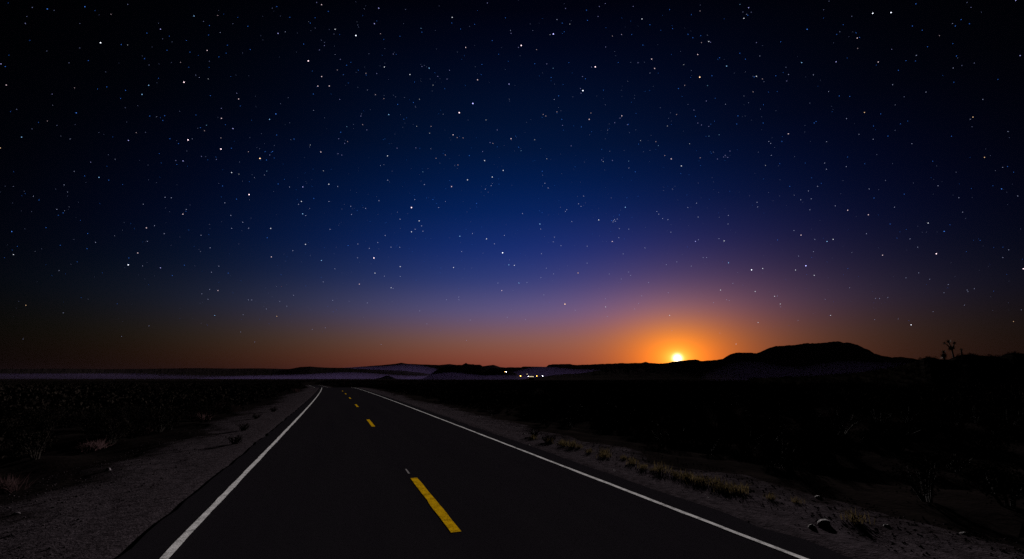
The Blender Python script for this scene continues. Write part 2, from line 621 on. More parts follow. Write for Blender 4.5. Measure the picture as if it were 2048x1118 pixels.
def plant(name, proto, x, y, z, scale, label, cat, group=None):
    e = bpy.data.objects.new(name, None)
    col.objects.link(e)
    e.location = (x, y, z)
    e.rotation_euler = (0, 0, random.random() * 6.28)
    e.scale = (scale, scale, scale * random.uniform(.85, 1.1))
    tag(e, label, cat, group)
    for nm, me in zip(('stem', 'foliage'), proto):
        link(nm, me, parent=e)
    return e


# candidates over the plain inside a wide wedge round the view
cand = []
for lo, hi, dens in ((3, 45, .85), (45, 130, .30), (130, 330, .075), (330, 900, .016)):
    area = .5 * (hi ** 2 - lo ** 2) * R(130)
    n = int(area * dens)
    d = np.sqrt(lo ** 2 + (hi ** 2 - lo ** 2) * rng.random(n))
    a = YAW + R(130) * (rng.random(n) - .5)
    x, y = CAM.x + d * np.sin(a), CAM.y + d * np.cos(a)
    u = x - road_c(y)
    jit = rng.random(n) * 1.4
    keep = np.where(u < 0, u < -6.1 - jit, u > 5.9 + jit * .8 - .5 * (y < 9))
    keep &= ~((d > HILL_D - 45) & (d < HILL_D + 45) & (a > R(19.7 + 36)))
    sp = ((u < 0) & (d < 40) & (rng.random(n) < .25))
    keep &= ~sp
    for q in np.nonzero(keep)[0]:
        cand.append((d[q], x[q], y[q], u[q], a[q]))
cand.sort()
near, rest = [], []
for c in cand:
    inview = abs(c[4] - YAW) < R(46.5) and c[0] > 4.5
    if inview and len(near) < 300:
        near.append(c)
    else:
        rest.append(c)
for d, x, y, u, a in near:
    left = u < 0
    edge = min(abs(u + 6.1), abs(u - 5.9))
    sc_ = random.uniform(.7, 1.15) * (.5 if (not left and edge < 1.6 and y > 9) else 1.0)
    plant('shrub', PROTO[random.randrange(5)], x, y, float(gz(x, y)) - .02, sc_,
          '%s dark desert shrub %s, %s of the road' % ('low' if sc_ < .72 else 'spreading' if sc_ > 1.0 else 'rounded', 'at the gravel edge' if edge < 2 else 'a few steps into the scrub' if edge < 8 else 'deep in the scrub', 'left' if left else 'right'),
          'shrub', 'shrubs left of the road' if left else 'shrubs right of the road')

# everything farther off reads as one dark mass of scrub
rc = np.array(rest)
NH = 3500
n = len(rc) + NH
big = np.where(rc[:, 0] > 330, 2.2, np.where(rc[:, 0] > 130, 1.6, 1.15))
big = np.concatenate([big, np.full(NH, .75)]) * (.7 + .6 * rng.random(n))
NL = 64
dirs = rng.normal(size=(n, NL, 3))
dirs /= np.linalg.norm(dirs, axis=2)[..., None]
ctr = dirs * rng.random((n, NL, 1)) ** .4 * np.array([.62, .62, .40]) * big[:, None, None]
ctr[..., 2] = np.abs(ctr[..., 2]) * 1.9 + .04
base = np.stack([rc[:, 1], rc[:, 2], gz(rc[:, 1], rc[:, 2])], -1)
hv = np.empty(len(near_hill.data.vertices) * 3, np.float32)
near_hill.data.vertices.foreach_get('co', hv)
hv = hv.reshape(-1, 3)
hi = rng.integers(0, len(hv), NH) if NH else []
base = np.concatenate([base, hv[hi] + rng.normal(0, .5, (NH, 3)) * np.array([1, 1, 0]) - np.array([0, 0, .25])])[:, None]
a = rng.normal(size=(n, NL, 3))
a /= np.linalg.norm(a, axis=2)[..., None]
b = np.cross(a, rng.normal(size=(n, NL, 3)))
b /= np.linalg.norm(b, axis=2)[..., None]
sz = .085 * big[:, None, None] * (.6 + .8 * rng.random((n, NL, 1)))
v = np.stack([ctr - a * sz, ctr + a * sz * .6 + b * sz * .6, ctr + a * sz * .5 - b * sz * .7], 2) + base[:, :, None]
o = link('distant_scrub', mesh_np('distant_scrub', v.reshape(-1, 3), np.arange(n * NL * 3).reshape(-1, 3)), M['leaf'])
tag(o, 'dark mass of desert scrub covering the plain', 'scrub', kind='stuff')


# pale dry bushes that catch light at the left verge, and a few across the plain
def dry_bush_mesh(seed, h, w):
    r = np.random.default_rng(seed)
    parts = []
    for i in range(150):
        a, lean, L = r.random() * 6.28, r.random() ** .7, h * (.6 + .5 * r.random())
        p0 = Vector((r.normal(0, .10 * w), r.normal(0, .10 * w), -.03))
        dirv = Vector((math.cos(a) * lean * w / h * .6, math.sin(a) * lean * w / h * .6, 1)).normalized()
        sidev = dirv.orthogonal().normalized() * .008
        p1 = p0 + dirv * L * .6
        p2 = p1 + (dirv + Vector((0, 0, -.35 * lean))) * L * .45
        parts.append(([p0 - sidev, p0 + sidev, p1 + sidev, p1 - sidev, p2], [(0, 1, 2, 3), (3, 2, 4)]))
    return pymesh('dry_bush', join(parts))


DRY = [dry_bush_mesh(50 + i, .62, 1.0) for i in range(3)]
for i, (px, py, sc_, lab) in enumerate((
        (432, 826, 1.15, 'wide pale dry bush beside the left gravel, right of its paler neighbour'),
        (398, 842, .9, 'pale dry bush behind the left gravel, second from the road bend'),
        (462, 823, 1.0, 'pale reddish dry bush nearest the left gravel edge'),
        (282, 866, .85, 'small pale dry bush alone in the black scrub at left'),
        (592, 784, 1.2, 'pale dry bush beside the far left gravel, just before the bend'),
        (186, 902, .7, 'dim dry bush low in the black scrub at left'),
        (14, 985, .6, 'dim reddish dry bush at the left edge of the picture'),
        (850, 768, 2.2, 'pale patch of dry brush below the foot of the butte'),
        (868, 768, 1.8, 'smaller pale patch of dry brush below the summit of the butte'))):
    x, y = ground_at(px, py)
    o = link('dry_bush', DRY[i % 3], M['dry'], loc=(x, y, float(gz(x, y))))
    o.rotation_euler[2] = i * 1.7
    o.scale = (sc_ * 1.3, sc_ * 1.3, sc_ * .8)
    tag(o, lab, 'bush')


# yellowish grass tufts along the right verge
def tuft_mesh(seed):
    r = np.random.default_rng(seed)
    parts = []
    for i in range(70):
        a, lean, L = r.random() * 6.28, r.random() ** .8, .17 + .16 * r.random()
        p0 = Vector((r.normal(0, .045), r.normal(0, .045), -.02))
        h1 = p0 + Vector((math.cos(a) * lean * .07, math.sin(a) * lean * .07, L * .6))
        h2 = h1 + Vector((math.cos(a) * lean * .15, math.sin(a) * lean * .15, L * .45 * (1 - .7 * lean)))
        sd = Vector((-math.sin(a), math.cos(a), 0)) * .0035
        parts.append(([p0 - sd, p0 + sd, h1 + sd, h1 - sd, h2], [(0, 1, 2, 3), (3, 2, 4)]))
    return pymesh('grass_tuft', join(parts))


TUFT = [tuft_mesh(70 + i) for i in range(4)]
spots = [(1120, 890), (1132, 893), (1186, 904), (1202, 910), (1214, 914), (1240, 920), (1262, 928), (1280, 935), (1300, 941), (1322, 948), (1346, 954), (1368, 962), (1388, 966), (1402, 972),
         (1436, 977), (1452, 984), (1476, 991), (1540, 1004), (1592, 1012), (1720, 1045), (1070, 876), (1096, 884), (1155, 898)]
k = 0
for px, py in spots:
    for rep in range(1 + (px % 3 == 0)):
        x, y = ground_at(px + random.uniform(-8, 8) * (1 + rep), py + random.uniform(-3, 4))
        o = link('grass_tuft', TUFT[k % 4], M['grass'], loc=(x, y, float(gz(x, y)) + .01))
        o.rotation_euler[2] = k * 2.1
        f = random.uniform(.55, 1.15)
        o.scale = (f * 1.25, f * 1.25, f * .6)
        tag(o, 'dry yellowish grass tuft on the gravel verge right of the road', 'grass', 'grass tufts along the right verge')
        k += 1
WEED = [shrub_meshes(90, .16, .34, 120, .016)]
for st, fo in WEED:
    st.materials.append(M['stem'])
    fo.materials.append(M['leaf'])
for px, py, lab in ((546, 824, 'small dark weed on the left gravel nearest the road bend'), (487, 862, 'dark weed in the middle of the left gravel'), (512, 838, 'small dark weed between two others on the left gravel'),
                    (470, 890, 'tiny dark weed low on the left gravel'), (1068, 874, 'small dark weed on the right gravel beside the white line'), (1099, 886, 'flat dark weed among the grass of the right gravel')):
    x, y = ground_at(px, py)
    e = plant('weed', WEED[0], x, y, float(gz(x, y)) + .005, 1.5, lab, 'weed')


# stones on the verge
def stone_mesh(seed):
    r = np.random.default_rng(seed)
    bm = bmesh.new()
    bmesh.ops.create_icosphere(bm, subdivisions=2, radius=1)
    ph = r.random(6) * 6.28
    for v_ in bm.verts:
        c = v_.co
        v_.co = c * (1 + .16 * math.sin(2.3 * c.x + ph[0]) + .14 * math.sin(2.9 * c.y + ph[1]) + .12 * math.sin(3.7 * c.z + ph[2]) + r.normal(0, .035))
    me = bpy.data.meshes.new('stone')
    bm.to_mesh(me)
    bm.free()
    return me


STONE = [stone_mesh(110 + i) for i in range(4)]
big_stones = {0: 'rounded pale stone lying on the dark verge near the white line', 1: 'flat pale stone beside a rounded one near the white line',
              2: 'small pale stone behind the grass tufts of the right verge', 3: 'small pale stone in the dark at the lower right', 8: 'small pale boulder standing in the scrub below the town lights'}
for i, (px, py, r_) in enumerate(((1645, 1053, .075), (1626, 1060, .05), (1637, 998, .045), (1928, 1072, .045), (1417, 999, .03), (1411, 993, .022), (1058, 893, .04), (1048, 869, .035), (1108, 769, .42),
                                  (1004, 851, .03), (1228, 944, .03), (1116, 888, .035), (960, 834, .04), (216, 942, .05), (30, 1032, .04), (946, 838, .03), (1775, 1056, .035), (1350, 985, .02))):
    x, y = ground_at(px, py)
    o = link('boulder' if i == 8 else 'stone', STONE[i % 4], M['stone'], loc=(x, y, float(gz(x, y)) + r_ * .3))
    o.scale = (r_ * 1.1, r_ * .9, r_ * (1.3 if i == 8 else .7))
    o.rotation_euler = (0, .25 if i == 8 else 0, i * 1.3)
    if i in big_stones:
        tag(o, big_stones[i], 'boulder' if i == 8 else 'stone')
    else:
        left = px < 600
        tag(o, 'small stone on the gravel left of the road' if left else 'little stone on the gravel right of the road', 'stone', 'small stones of the left verge' if left else 'small stones of the right verge')

# a dark bushy mesquite against the mist on the left
mx, my = ground_at(474, 776)
r = np.random.default_rng(5)
limbs, pts = [], []
for i in range(7):
    a_ = i * .9 + r.random()
    p = [Vector((0, 0, -.1)), Vector((math.cos(a_) * .2, math.sin(a_) * .2, .5)), Vector((math.cos(a_) * .9, math.sin(a_) * .9, 1.1 + r.random() * .4)), Vector((math.cos(a_) * 1.7, math.sin(a_) * 1.7, 1.5 + r.random() * .8))]
    limbs.append(tube(p, [.07, .055, .035, .012]))
    pts.append(p)
e = link('mesquite_bush', None, loc=(mx, my, float(gz(mx, my))))
tag(e, 'broad dark bush rising against the pale mist at left', 'bush')
link('trunk', pymesh('mesquite_trunk', join(limbs)), M['stem'], e)


def mshape(q):
    p = pts[q.integers(7)]
    t = .8 + 2.2 * q.random()
    i = min(int(t), 2)
    return np.array(p[i].lerp(p[i + 1], t - i)) + q.normal(0, .26, 3) * np.array([1.3, 1.3, .8])


v, f = leaf_cloud(2600, .05, mshape, r)
link('crown', mesh_np('mesquite_crown', v, f), M['leaf'], e)


# ------------------------------------------------------------------ yuccas on the rise at the right edge
def rosette(c, axis, L, n_, r, droop=0.0):
    c, axis = Vector(c), Vector(axis).normalized()
    parts = []
    o1 = axis.orthogonal().normalized()
    o2 = axis.cross(o1)
    for i in range(n_):
        t = r.random() * 6.28
        k_ = r.random() * (1.3 + droop) - .45 - droop
        d_ = (o1 * math.cos(t) + o2 * math.sin(t)) + axis * (1.2 * k_ + .45)
        d_.normalize()
        l_ = L * (.7 + .4 * r.random())
        sd = d_.cross(axis)
        if sd.length < .01:
            sd = o1.copy()
        sd = sd.normalized() * .05
        root = c - axis * r.random() * L * .35
        parts.append(([root - sd, root + sd, root + d_ * l_ * .55 + sd * .8, root + d_ * l_ * .55 - sd * .8, root + d_ * l_], [(0, 1, 2, 3), (3, 2, 4)]))
    return join(parts)


PXV = HILL_D / 964 * math.cos(ray(1905, 700)[0] - YAW)      # metres up and across one photograph pixel at the rise
PXM = PXV * math.cos(ray(1905, 700)[0] - YAW)
right_v = Vector((math.cos(ray(1905, 700)[0]), -math.sin(ray(1905, 700)[0]), 0))


def yucca(bx, by, label, trunk_path, arms, seed):
    """paths in photograph pixels relative to the foot: (right, up)"""
    r = np.random.default_rng(seed)
    a_, e_ = ray(bx, by)
    foot = far(bx, by, HILL_D)
    e = link('yucca', None, loc=foot)
    tag(e, label, 'yucca')

    def P(q, k_=0.0):
        return right_v * q[0] * PXM + Vector((0, 0, q[1] * PXV)) + Vector((right_v.y, -right_v.x, 0)) * k_ * -1
    tp = [P(q) for q in trunk_path]
    tp[0].z -= .6
    link('trunk', pymesh('yucca_trunk', tube(tp, [.20] + [.15] * (len(tp) - 1), 7)), M['bark'], e)
    for path, L, n_, droop, depth in arms:
        pp = [P(q, depth * i / max(1, len(path) - 1)) for i, q in enumerate(path)]
        br = link('branch', pymesh('yucca_branch', tube(pp, [.12] * (len(pp) - 1) + [.08], 6)), M['bark'], e)
        ax_ = pp[-1] - pp[-2]
        link('leaf_rosette', pymesh('yucca_leaves', rosette(pp[-1], ax_, L, n_, r, droop)), M['yucca'], br)


yucca(1907, 713, 'tall branched yucca standing against the dusk sky at far right', [(0, 0), (-.4, 7), (-.6, 13)],
      [([(-.6, 12), (-5, 19), (-8, 23), (-13, 26.5)], .55, 45, 0, .4), ([(-.6, 13), (-2, 20), (-4, 26), (-4.5, 29)], .72, 110, .1, -.3),
       ([(-.6, 13), (3, 19), (5, 23), (7, 27)], .55, 70, .5, .3), ([(-.6, 11), (-2, 14), (-3, 16)], .62, 60, .5, .5), ([(-.6, 12), (1.5, 15), (2.5, 18)], .6, 60, .5, -.5)], 1)
yucca(1889, 720, 'short stout yucca just left of the tall branched one', [(0, 0), (-.3, 5), (0, 9)],
      [([(0, 7), (.3, 11), (1, 16)], .62, 110, .2, .1), ([(0, 3), (-.8, 6), (-1, 8)], .85, 150, .6, -.1), ([(0, 5), (1, 8), (1.5, 10)], .72, 120, .5, .3)], 2)
yucca(1924, 711, 'slim single stemmed yucca right of the tall branched one', [(0, 0), (.3, 4), (.4, 7)], [([(.4, 5), (.7, 9), (1, 12)], .42, 90, .7, .1), ([(.3, 2), (.4, 5), (.5, 7)], .36, 60, .6, 0)], 3)

# ------------------------------------------------------------------ town lamps far out on the plain
PLAIN = -2.4


def ball(rad):
    bm = bmesh.new()
    bmesh.ops.create_icosphere(bm, subdivisions=2, radius=rad)
    for v_ in bm.verts:
        v_.co.z *= .75
    me = bpy.data.meshes.new('lamp_head')
    bm.to_mesh(me)
    bm.free()
    return me


AMBER, COOL, WARM = (1.0, .47, .06), (.86, .86, 1.0), (1.0, .80, .5)
for px, py, dist, c, st, rad, lab in (
        (1041, 752, 1500, AMBER, 17, 1.2, 'bright amber street lamp at the left end of the town lights'),
        (1056.5, 752.6, 1500, COOL, 14, .7, 'small cool white street lamp, second from the left in the town'),
        (1073.5, 752, 1500, AMBER, 13, 1.0, 'amber street lamp between the lit building and the last white lamp'),
        (1085, 752.3, 1500, COOL, 18, 1.0, 'bright white street lamp at the right end of the town lights'),
        (1054, 748.2, 1900, WARM, 5, .6, 'faint pale lamp floating just above the row of town lights'),
        (1012.5, 743.5, 2330, COOL, 18, 1.5, 'bright white lamp high on the right shoulder of the butte'),
        (1009.6, 743.2, 2345, AMBER, 12, .9, 'small amber lamp touching the white lamp on the butte')):
    top = far(px, py, dist)
    gzz = PLAIN if dist < 2000 else top.z - 9
    e = link('street_lamp', None, loc=(top.x, top.y, gzz))
    tag(e, lab, 'street lamp')
    h = top.z - gzz
    link('pole', pymesh('lamp_pole', tube([(1.4, 0, -.8), (1.4, 0, h * .6), (1.4, 0, h + .75)], [.14, .12, .09], 8)), M['metal'], e)
    link('arm', pymesh('lamp_arm', tube([(1.4, 0, h + .7), (.8, 0, h + .85), (0, 0, h + .72)], [.07, .06, .05], 6)), M['metal'], e)
    head = link('lamp_head', ball(rad), emitter('lamp_glow', c, st), e, (0, 0, h))
# low building with a row of lit windows between the lamps
bp = far(1062.5, 753.2, 1560)
e = link('building', None, loc=(bp.x, bp.y, PLAIN))
e.rotation_euler[2] = -ray(1062, 752)[0]
tag(e, 'low dark building with a row of warm lit windows among town lamps', 'building')
hh = bp.z - PLAIN


def box(x0, x1, y0, y1, z0, z1):
    v_ = [(x, y, z) for z in (z0, z1) for y in (y0, y1) for x in (x0, x1)]
    return v_, [(0, 2, 3, 1), (4, 5, 7, 6), (0, 1, 5, 4), (1, 3, 7, 5), (3, 2, 6, 7), (2, 0, 4, 6)]


link('wall', pymesh('building_wall', box(-9, 9, 0, 8, -.5, hh + 1.6)), M['wall'], e)
rv = [(-9.6, -.6, hh + 1.6), (9.6, -.6, hh + 1.6), (9.6, 8.6, hh + 1.6), (-9.6, 8.6, hh + 1.6), (-7, 4, hh + 3), (7, 4, hh + 3)]
link('roof', pymesh('building_roof', (rv, [(3, 2, 1, 0), (0, 1, 5, 4), (2, 3, 4, 5), (1, 2, 5), (3, 0, 4)])), M['roof'], e)
wg = emitter('lit_window', (1.0, .80, .5), 1.3)
for i in range(6):
    x0 = -7.6 + i * 2.6
    w = link('window', pymesh('window_pane', box(x0, x0 + 1.9, -.06, -.003, hh - .6, hh + .8)), wg, e)
    link('frame', pymesh('window_frame', join([box(x0 - .1, x0, -.09, -.002, hh - .7, hh + .9), box(x0 + 1.9, x0 + 2.0, -.09, -.002, hh - .7, hh + .9),
                                              box(x0, x0 + 1.9, -.09, -.002, hh + .8, hh + .9), box(x0, x0 + 1.9, -.09, -.002, hh - .7, hh - .6)])), M['metal'], w)

# ------------------------------------------------------------------ moon and stars
MD = 90000.0
mp = Vector((math.sin(MOON_AZ) * math.cos(MOON_EL), math.cos(MOON_AZ) * math.cos(MOON_EL), math.sin(MOON_EL))) * MD + CAM
bm = bmesh.new()
bmesh.ops.create_uvsphere(bm, u_segments=32, v_segments=16, radius=MD * math.tan(R(.25)))
me = bpy.data.meshes.new('moon')
bm.to_mesh(me)
bm.free()
o = link('moon', me, emitter('moon_glow', (1.0, .95, .84), 9), loc=mp)
tag(o, 'blazing white moon rising from behind the black ridge in an orange glow', 'moon')

# star places read off the night sky in eight fields of 512 x 350; x,y in field units, then brightness and tint
FIELDS = [
    (0, 0, "302,57,2b;542,43,2b;709,91,1p;161,148,1v;1239,102,2c;1391,99,1p;1025,186,2v;938,211,1b;642,273,3w;815,287,1w;1323,322,2p;1213,333,1b;6,408,2v;564,387,1b;923,375,1b;1153,398,1p;1398,363,1b;1598,316,1b;40,543,2p;1175,525,3p;950,545,2c;682,555,1b;907,603,2c;333,601,1v;476,561,1p;770,629,1b;1512,595,1v;1524,632,2p;1414,692,1v;487,721,2b;1414,756,2p;303,773,1p;1052,739,1b;957,741,1b;1488,821,2v;1319,800,1c;1306,835,1p;138,876,2c;870,847,1p;820,897,2v;1201,894,3p;1411,881,1p;1411,952,3p;1478,947,1b;2,945,2o;1587,969,1p;1169,1028,2v;1123,1025,1v;1382,1018,1v;1287,999,1v;579,1036,1v;1085,886,1b;1140,917,1b;1479,1102,2w;1526,1112,1w;1452,289,1b;1583,168,1b;1330,504,1w"),
    (512, 0, "387,16,1v;419,30,2p;133,42,1b;784,52,2v;461,73,1b;216,111,1b;347,147,1b;141,213,2v;505,187,2w;638,227,3w;756,151,2v;795,215,1p;1253,111,2w;1054,181,1c;1396,155,1b;1478,19,1v;437,291,1v;304,281,1b;405,319,1v;334,389,3p;538,379,1v;579,417,1b;519,447,1p;419,489,2p;395,550,2p;468,549,2p;702,468,1p;771,470,1v;820,428,2w;877,345,1v;983,476,2w;1060,425,1v;1106,435,2c;1131,544,1w;1236,449,1v;1161,488,1v;1220,505,1v;1339,303,2p;1443,411,1b;1415,510,2p;1616,537,2v;1629,213,1v;1508,259,1b;1385,661,3v;1298,720,3p;1469,766,1w;1044,634,1w;1005,654,1b;763,604,1p;817,630,1p;905,667,1b;848,732,2c;670,741,1v;535,635,1v;366,600,1b;681,796,1p;708,830,1v;580,809,1c;541,845,1b;528,886,1v;585,904,1p;566,916,1v;1026,807,1w;1118,807,1p;1109,851,1w;1259,861,2p;1285,879,1p;1323,881,1p;1513,916,1p;1495,911,1v;1629,886,2p;127,728,2b;87,762,2c;243,888,1b;414,971,2p;347,926,1w;88,990,1v;105,968,1b;58,969,1b;25,1012,3o;69,1093,1c;67,1022,1b;840,996,2w;548,990,1v;524,981,1v;430,1091,1w;1021,945,1v;1209,990,1p;1150,1011,1p;1290,1054,1p;1460,1026,2w;1579,1089,2w;1363,994,1b;1447,968,1v;1541,830,1v;901,946,1v;1066,1098,1c"),
    (1024, 0, "596,22,1v;558,41,1v;774,41,1v;342,54,1v;476,65,1b;482,130,1b;550,105,1v;830,121,2w;369,154,1w;321,147,1b;881,158,1b;1201,70,1p;1456,28,1c;1511,49,2v;1506,97,1b;1481,117,2w;264,217,3v;243,221,1w;59,290,3p;41,303,1v;157,317,1p;145,407,1b;222,408,1v;263,436,1c;700,221,1p;641,230,1p;598,300,1v;836,288,1b;1026,183,1b;1124,219,1b;1155,241,1b;1257,265,2w;1268,270,1v;1210,272,1p;1186,348,2p;1325,369,1b;1455,340,1b;1561,272,1v;892,377,2p;805,401,1v;911,437,2p;532,427,3p;508,428,1v;450,489,1v;469,503,1b;453,579,3w;437,565,1v;441,595,1v;1371,422,2c;1097,413,1w;1199,493,3o;1277,484,1b;1249,547,1c;1103,545,1p;1063,566,1b;1561,487,2w;1547,491,1b;1600,504,1p;1540,587,1p;1241,645,1v;1162,703,1v;1172,743,1b;1187,786,1v;1210,798,1v;1257,807,1v;1258,870,1c;1323,861,1c;1443,740,1b;1435,792,1b;1604,786,1b;1051,732,1p;993,805,1w;701,740,2p;690,754,1v;656,784,1v;737,797,1v;493,762,2p;504,722,1p;216,741,1p;199,731,1p;287,715,1p;298,612,1b;250,495,1b;318,762,1b;322,801,1v;443,811,1b;145,893,1w;58,963,1c;43,940,1b;222,1014,1w;378,932,1v;821,898,1w;919,905,1p;935,930,1c;1134,918,1w;976,994,1p;1017,1015,2p;1082,1060,2w;1202,1008,1p;1312,1016,1v;1352,1003,1v;1378,1006,1v;1362,992,1v;1392,965,1v;745,1029,1c;583,1032,1w;573,1022,1v;641,1025,1v;1619,1057,1w;193,1094,1b;787,1098,1b"),
    (1536, 0, "669,85,3w;786,80,3w;250,187,2b;570,243,2p;562,210,1b;585,239,1b;573,309,1p;790,315,1v;215,400,2c;435,395,2v;704,396,2p;881,387,1b;1019,299,1b;1095,228,1p;985,193,1b;1297,47,1v;1582,3,2v;1610,355,2v;50,484,1b;120,517,1v;290,478,1c;796,541,1v;455,613,1b;1187,525,1b;1009,588,1w;616,718,2o;501,758,1p;1309,748,2o;1292,762,1v;307,776,1b;295,786,1b;674,805,1b;130,855,2p;766,869,1b;672,889,1v;919,918,1p;1172,870,1b;1533,840,1v;1383,1005,2o;5,904,1c;17,916,1c;89,903,1b;374,905,1v;362,1042,1v;373,1081,1p;500,1064,1c;1499,1069,1v;1530,1064,1b;21,992,1v"),
    (0, 350, "541,6,1b;632,15,2c;695,33,1b;249,160,1b;403,242,1b;294,336,1b;75,361,2b;86,508,2w;385,449,1b;556,471,1b;560,374,1b;1054,142,1w;1094,145,1c;1168,250,2p;1190,220,1v;935,338,2p;987,324,1v;1049,375,1v;941,424,1v;880,498,2p;823,530,1b;819,574,3w;911,581,1v;1025,593,2v;1101,642,1b;1177,576,1b;1342,465,1p;1421,70,1b;1591,125,3p;1436,178,1v;1474,258,1v;1511,154,1b;1550,302,1c;1480,341,1w;1588,340,1v;1284,385,1c;1398,582,1v;1457,627,1b;1392,738,2p;1350,621,1c;1339,731,1c;1289,759,1c;1328,794,1c;1586,798,1w;1608,798,1c;1371,897,2c;1553,892,1w;404,880,1w;165,832,2o;147,1048,1o;777,1032,1w;951,964,1p;1537,1003,1w;1627,1067,1o;915,186,1v;610,430,1v;363,219,1p;213,135,1p;377,611,1v"),
    (512, 350, "299,76,2v;214,77,1c;141,57,1b;465,59,2w;522,73,1v;841,33,1p;1075,61,1c;1249,74,2p;1351,31,2w;1509,13,2w;1502,68,1w;1465,90,1w;290,169,2w;272,187,1w;466,169,1p;369,150,1b;298,248,2c;318,259,1v;610,252,1w;785,164,1c;993,208,3p;1014,157,1w;1167,208,1p;700,213,1v;94,341,2w;72,401,1b;316,443,2w;473,347,1v;1042,293,2w;825,386,1w;993,363,2w;1016,346,1w;1066,359,1p;920,282,1p;862,461,1w;918,462,1o;724,468,1w;778,431,1p;1302,391,2c;1472,408,2w;1523,440,1w;1586,386,1w;1575,497,3w;98,523,2p;235,484,1v;418,546,2c;651,441,1c;588,451,1b;753,530,3p;649,529,1p;504,600,1w;760,627,2w;921,585,2w;1262,591,2w;1313,489,1w;660,697,2p;820,646,1w;863,720,2w;876,724,1w;429,683,1w;1615,574,2c;1545,690,1w;1570,738,2p;152,807,1w;197,838,1o;133,903,2o;66,856,1c;240,768,1c;490,801,1w;711,817,1w;1217,797,1w;1295,780,1w;1296,797,1w;1045,868,1w;1091,951,1w;1344,1057,1w;1604,909,1w;359,986,1w;443,976,1w;799,1082,1w;1368,927,1w;921,648,1v;1409,181,1b;1382,374,1c;1130,156,1b;1058,325,1w;605,200,1v"),
    (1024, 350, "210,53,1o;231,83,1w;67,246,1w;178,313,2c;183,345,1o;341,233,1w;350,222,1w;425,184,1p;441,200,1o;458,135,1v;554,287,2w;724,206,2c;746,346,1o;640,425,2p;682,400,1v;649,292,1v;655,285,1v;660,296,1v;672,281,1w;645,300,1v;637,291,1b;686,343,1v;686,255,1b;849,466,1p;925,233,1o;937,250,1w;962,278,1v;996,285,1v;1015,365,1v;1178,180,1o;1123,208,1c;1189,268,1w;1382,258,1c;1380,313,1v;1172,424,2v;1190,414,1p;1355,421,2w;1322,407,1v;1383,561,2c;1530,606,3w;1601,597,2w;1411,692,1w;1332,735,2w;1553,744,2w;986,573,1p;1053,555,1w;1145,582,1w;1220,527,1w;1243,527,1w;313,451,1w;263,427,1v;188,503,1w;480,563,1w;422,626,2o;219,595,1w;15,577,2w;44,690,2c;96,687,1w;185,656,1c;203,766,1w;338,825,3o;596,790,1w;598,843,2w;609,903,1w;757,641,1w;697,664,1c;621,633,1w;745,620,1w;829,772,1w;808,820,1w;784,856,1w;998,752,1w;873,687,1v;1007,897,2w;1021,994,1w;1327,1011,1w;1431,1080,2w;1572,942,2w;1370,797,1w;1387,802,1w;1287,816,1w;87,924,1w;404,864,1w;710,504,1w;382,297,1v;265,632,1w;480,455,1v;1565,174,1c;1569,204,1v;271,397,1p"),
    (1536, 350, "139,72,1b;258,102,1w;317,72,1c;209,158,1w;276,152,1p;268,222,1c;430,197,1v;509,225,2p;641,254,2p;677,147,1b;646,89,1c;780,313,1b;808,206,1p;870,122,1b;1086,69,1v;1219,145,1v;1023,307,2w;1243,237,1w;1125,360,2b;1492,89,2b;1595,134,1v;907,408,1v;956,461,1w;1075,503,3p;732,512,2p;629,375,1v;416,411,2w;377,425,2c;299,411,1v;211,384,2p;166,355,1c;61,415,1b;195,518,1w;242,580,3v;176,607,2w;295,641,2w;42,775,2w;60,773,1w;78,824,2w;81,842,1w;400,897,2w;192,930,1w;365,794,1w;522,720,1w;686,788,1w;713,789,1w;765,783,1w;963,625,1w;1033,666,1w;1151,700,1w;1124,752,1w;1319,727,1w;1277,745,1w;1272,735,1w;1055,873,1w;914,957,3w;831,919,1w;680,924,1w;1618,861,1w;1568,936,2o;1254,831,1w;1500,527,1v;1537,478,1v;1631,599,3p;881,657,1v;290,490,1v"),
]
TINT = {'w': ((.84, .88, 1), 'white'), 'p': ((1, .74, .82), 'pinkish'), 'b': ((.07, .26, 1), 'deep blue'), 'v': ((.45, .45, 1), 'violet-white'), 'c': ((.28, .58, 1), 'ice-blue'), 'o': ((1, .62, .34), 'orange')}
SIZE = {3: 1.25, 2: .92, 1: .72}           # apparent width in picture pixels
GLOW = {3: 1.8, 2: .85, 1: .36}
WORD = {3: 'bright', 2: 'medium', 1: 'small'}
SD = 80000.0
stars = []
for fx, fy, txt in FIELDS:
    for t in txt.split(';'):
        x, y, c = t.split(',')
        px, py = fx + float(x) * 512 / 1635, fy + float(y) * 350 / 1118
        low = max(.4, min(1, (735 - py) / 330 + .2))
        stars.append((int(c[0]), px, py, c[1], low))
stars.sort(key=lambda q: (-q[0], q[3] == 'b'))
bm = bmesh.new()
bmesh.ops.create_icosphere(bm, subdivisions=1, radius=1)
star_me = {}
for lv in (1, 2, 3):
    for tn in TINT:
        me = bpy.data.meshes.new('star')
        bm.to_mesh(me)
        me.materials.append(emitter('star_' + TINT[tn][1].replace('-', '_').replace(' ', '_'), TINT[tn][0], GLOW[lv]))
        star_me[lv, tn] = me
bm.free()


def star_dir(px, py):
    a_, e_ = ray(px, py)
    return Vector((math.sin(a_) * math.cos(e_), math.cos(a_) * math.cos(e_), math.sin(e_)))


def star_r(px, py, size):
    # constant apparent width across the field of a straight-line lens
    cx, cyy = (px - 1024) / 964, (py - 559) / 964
    return SD * size / 482 / 2 / (1 + cx * cx + cyy * cyy) ** .75


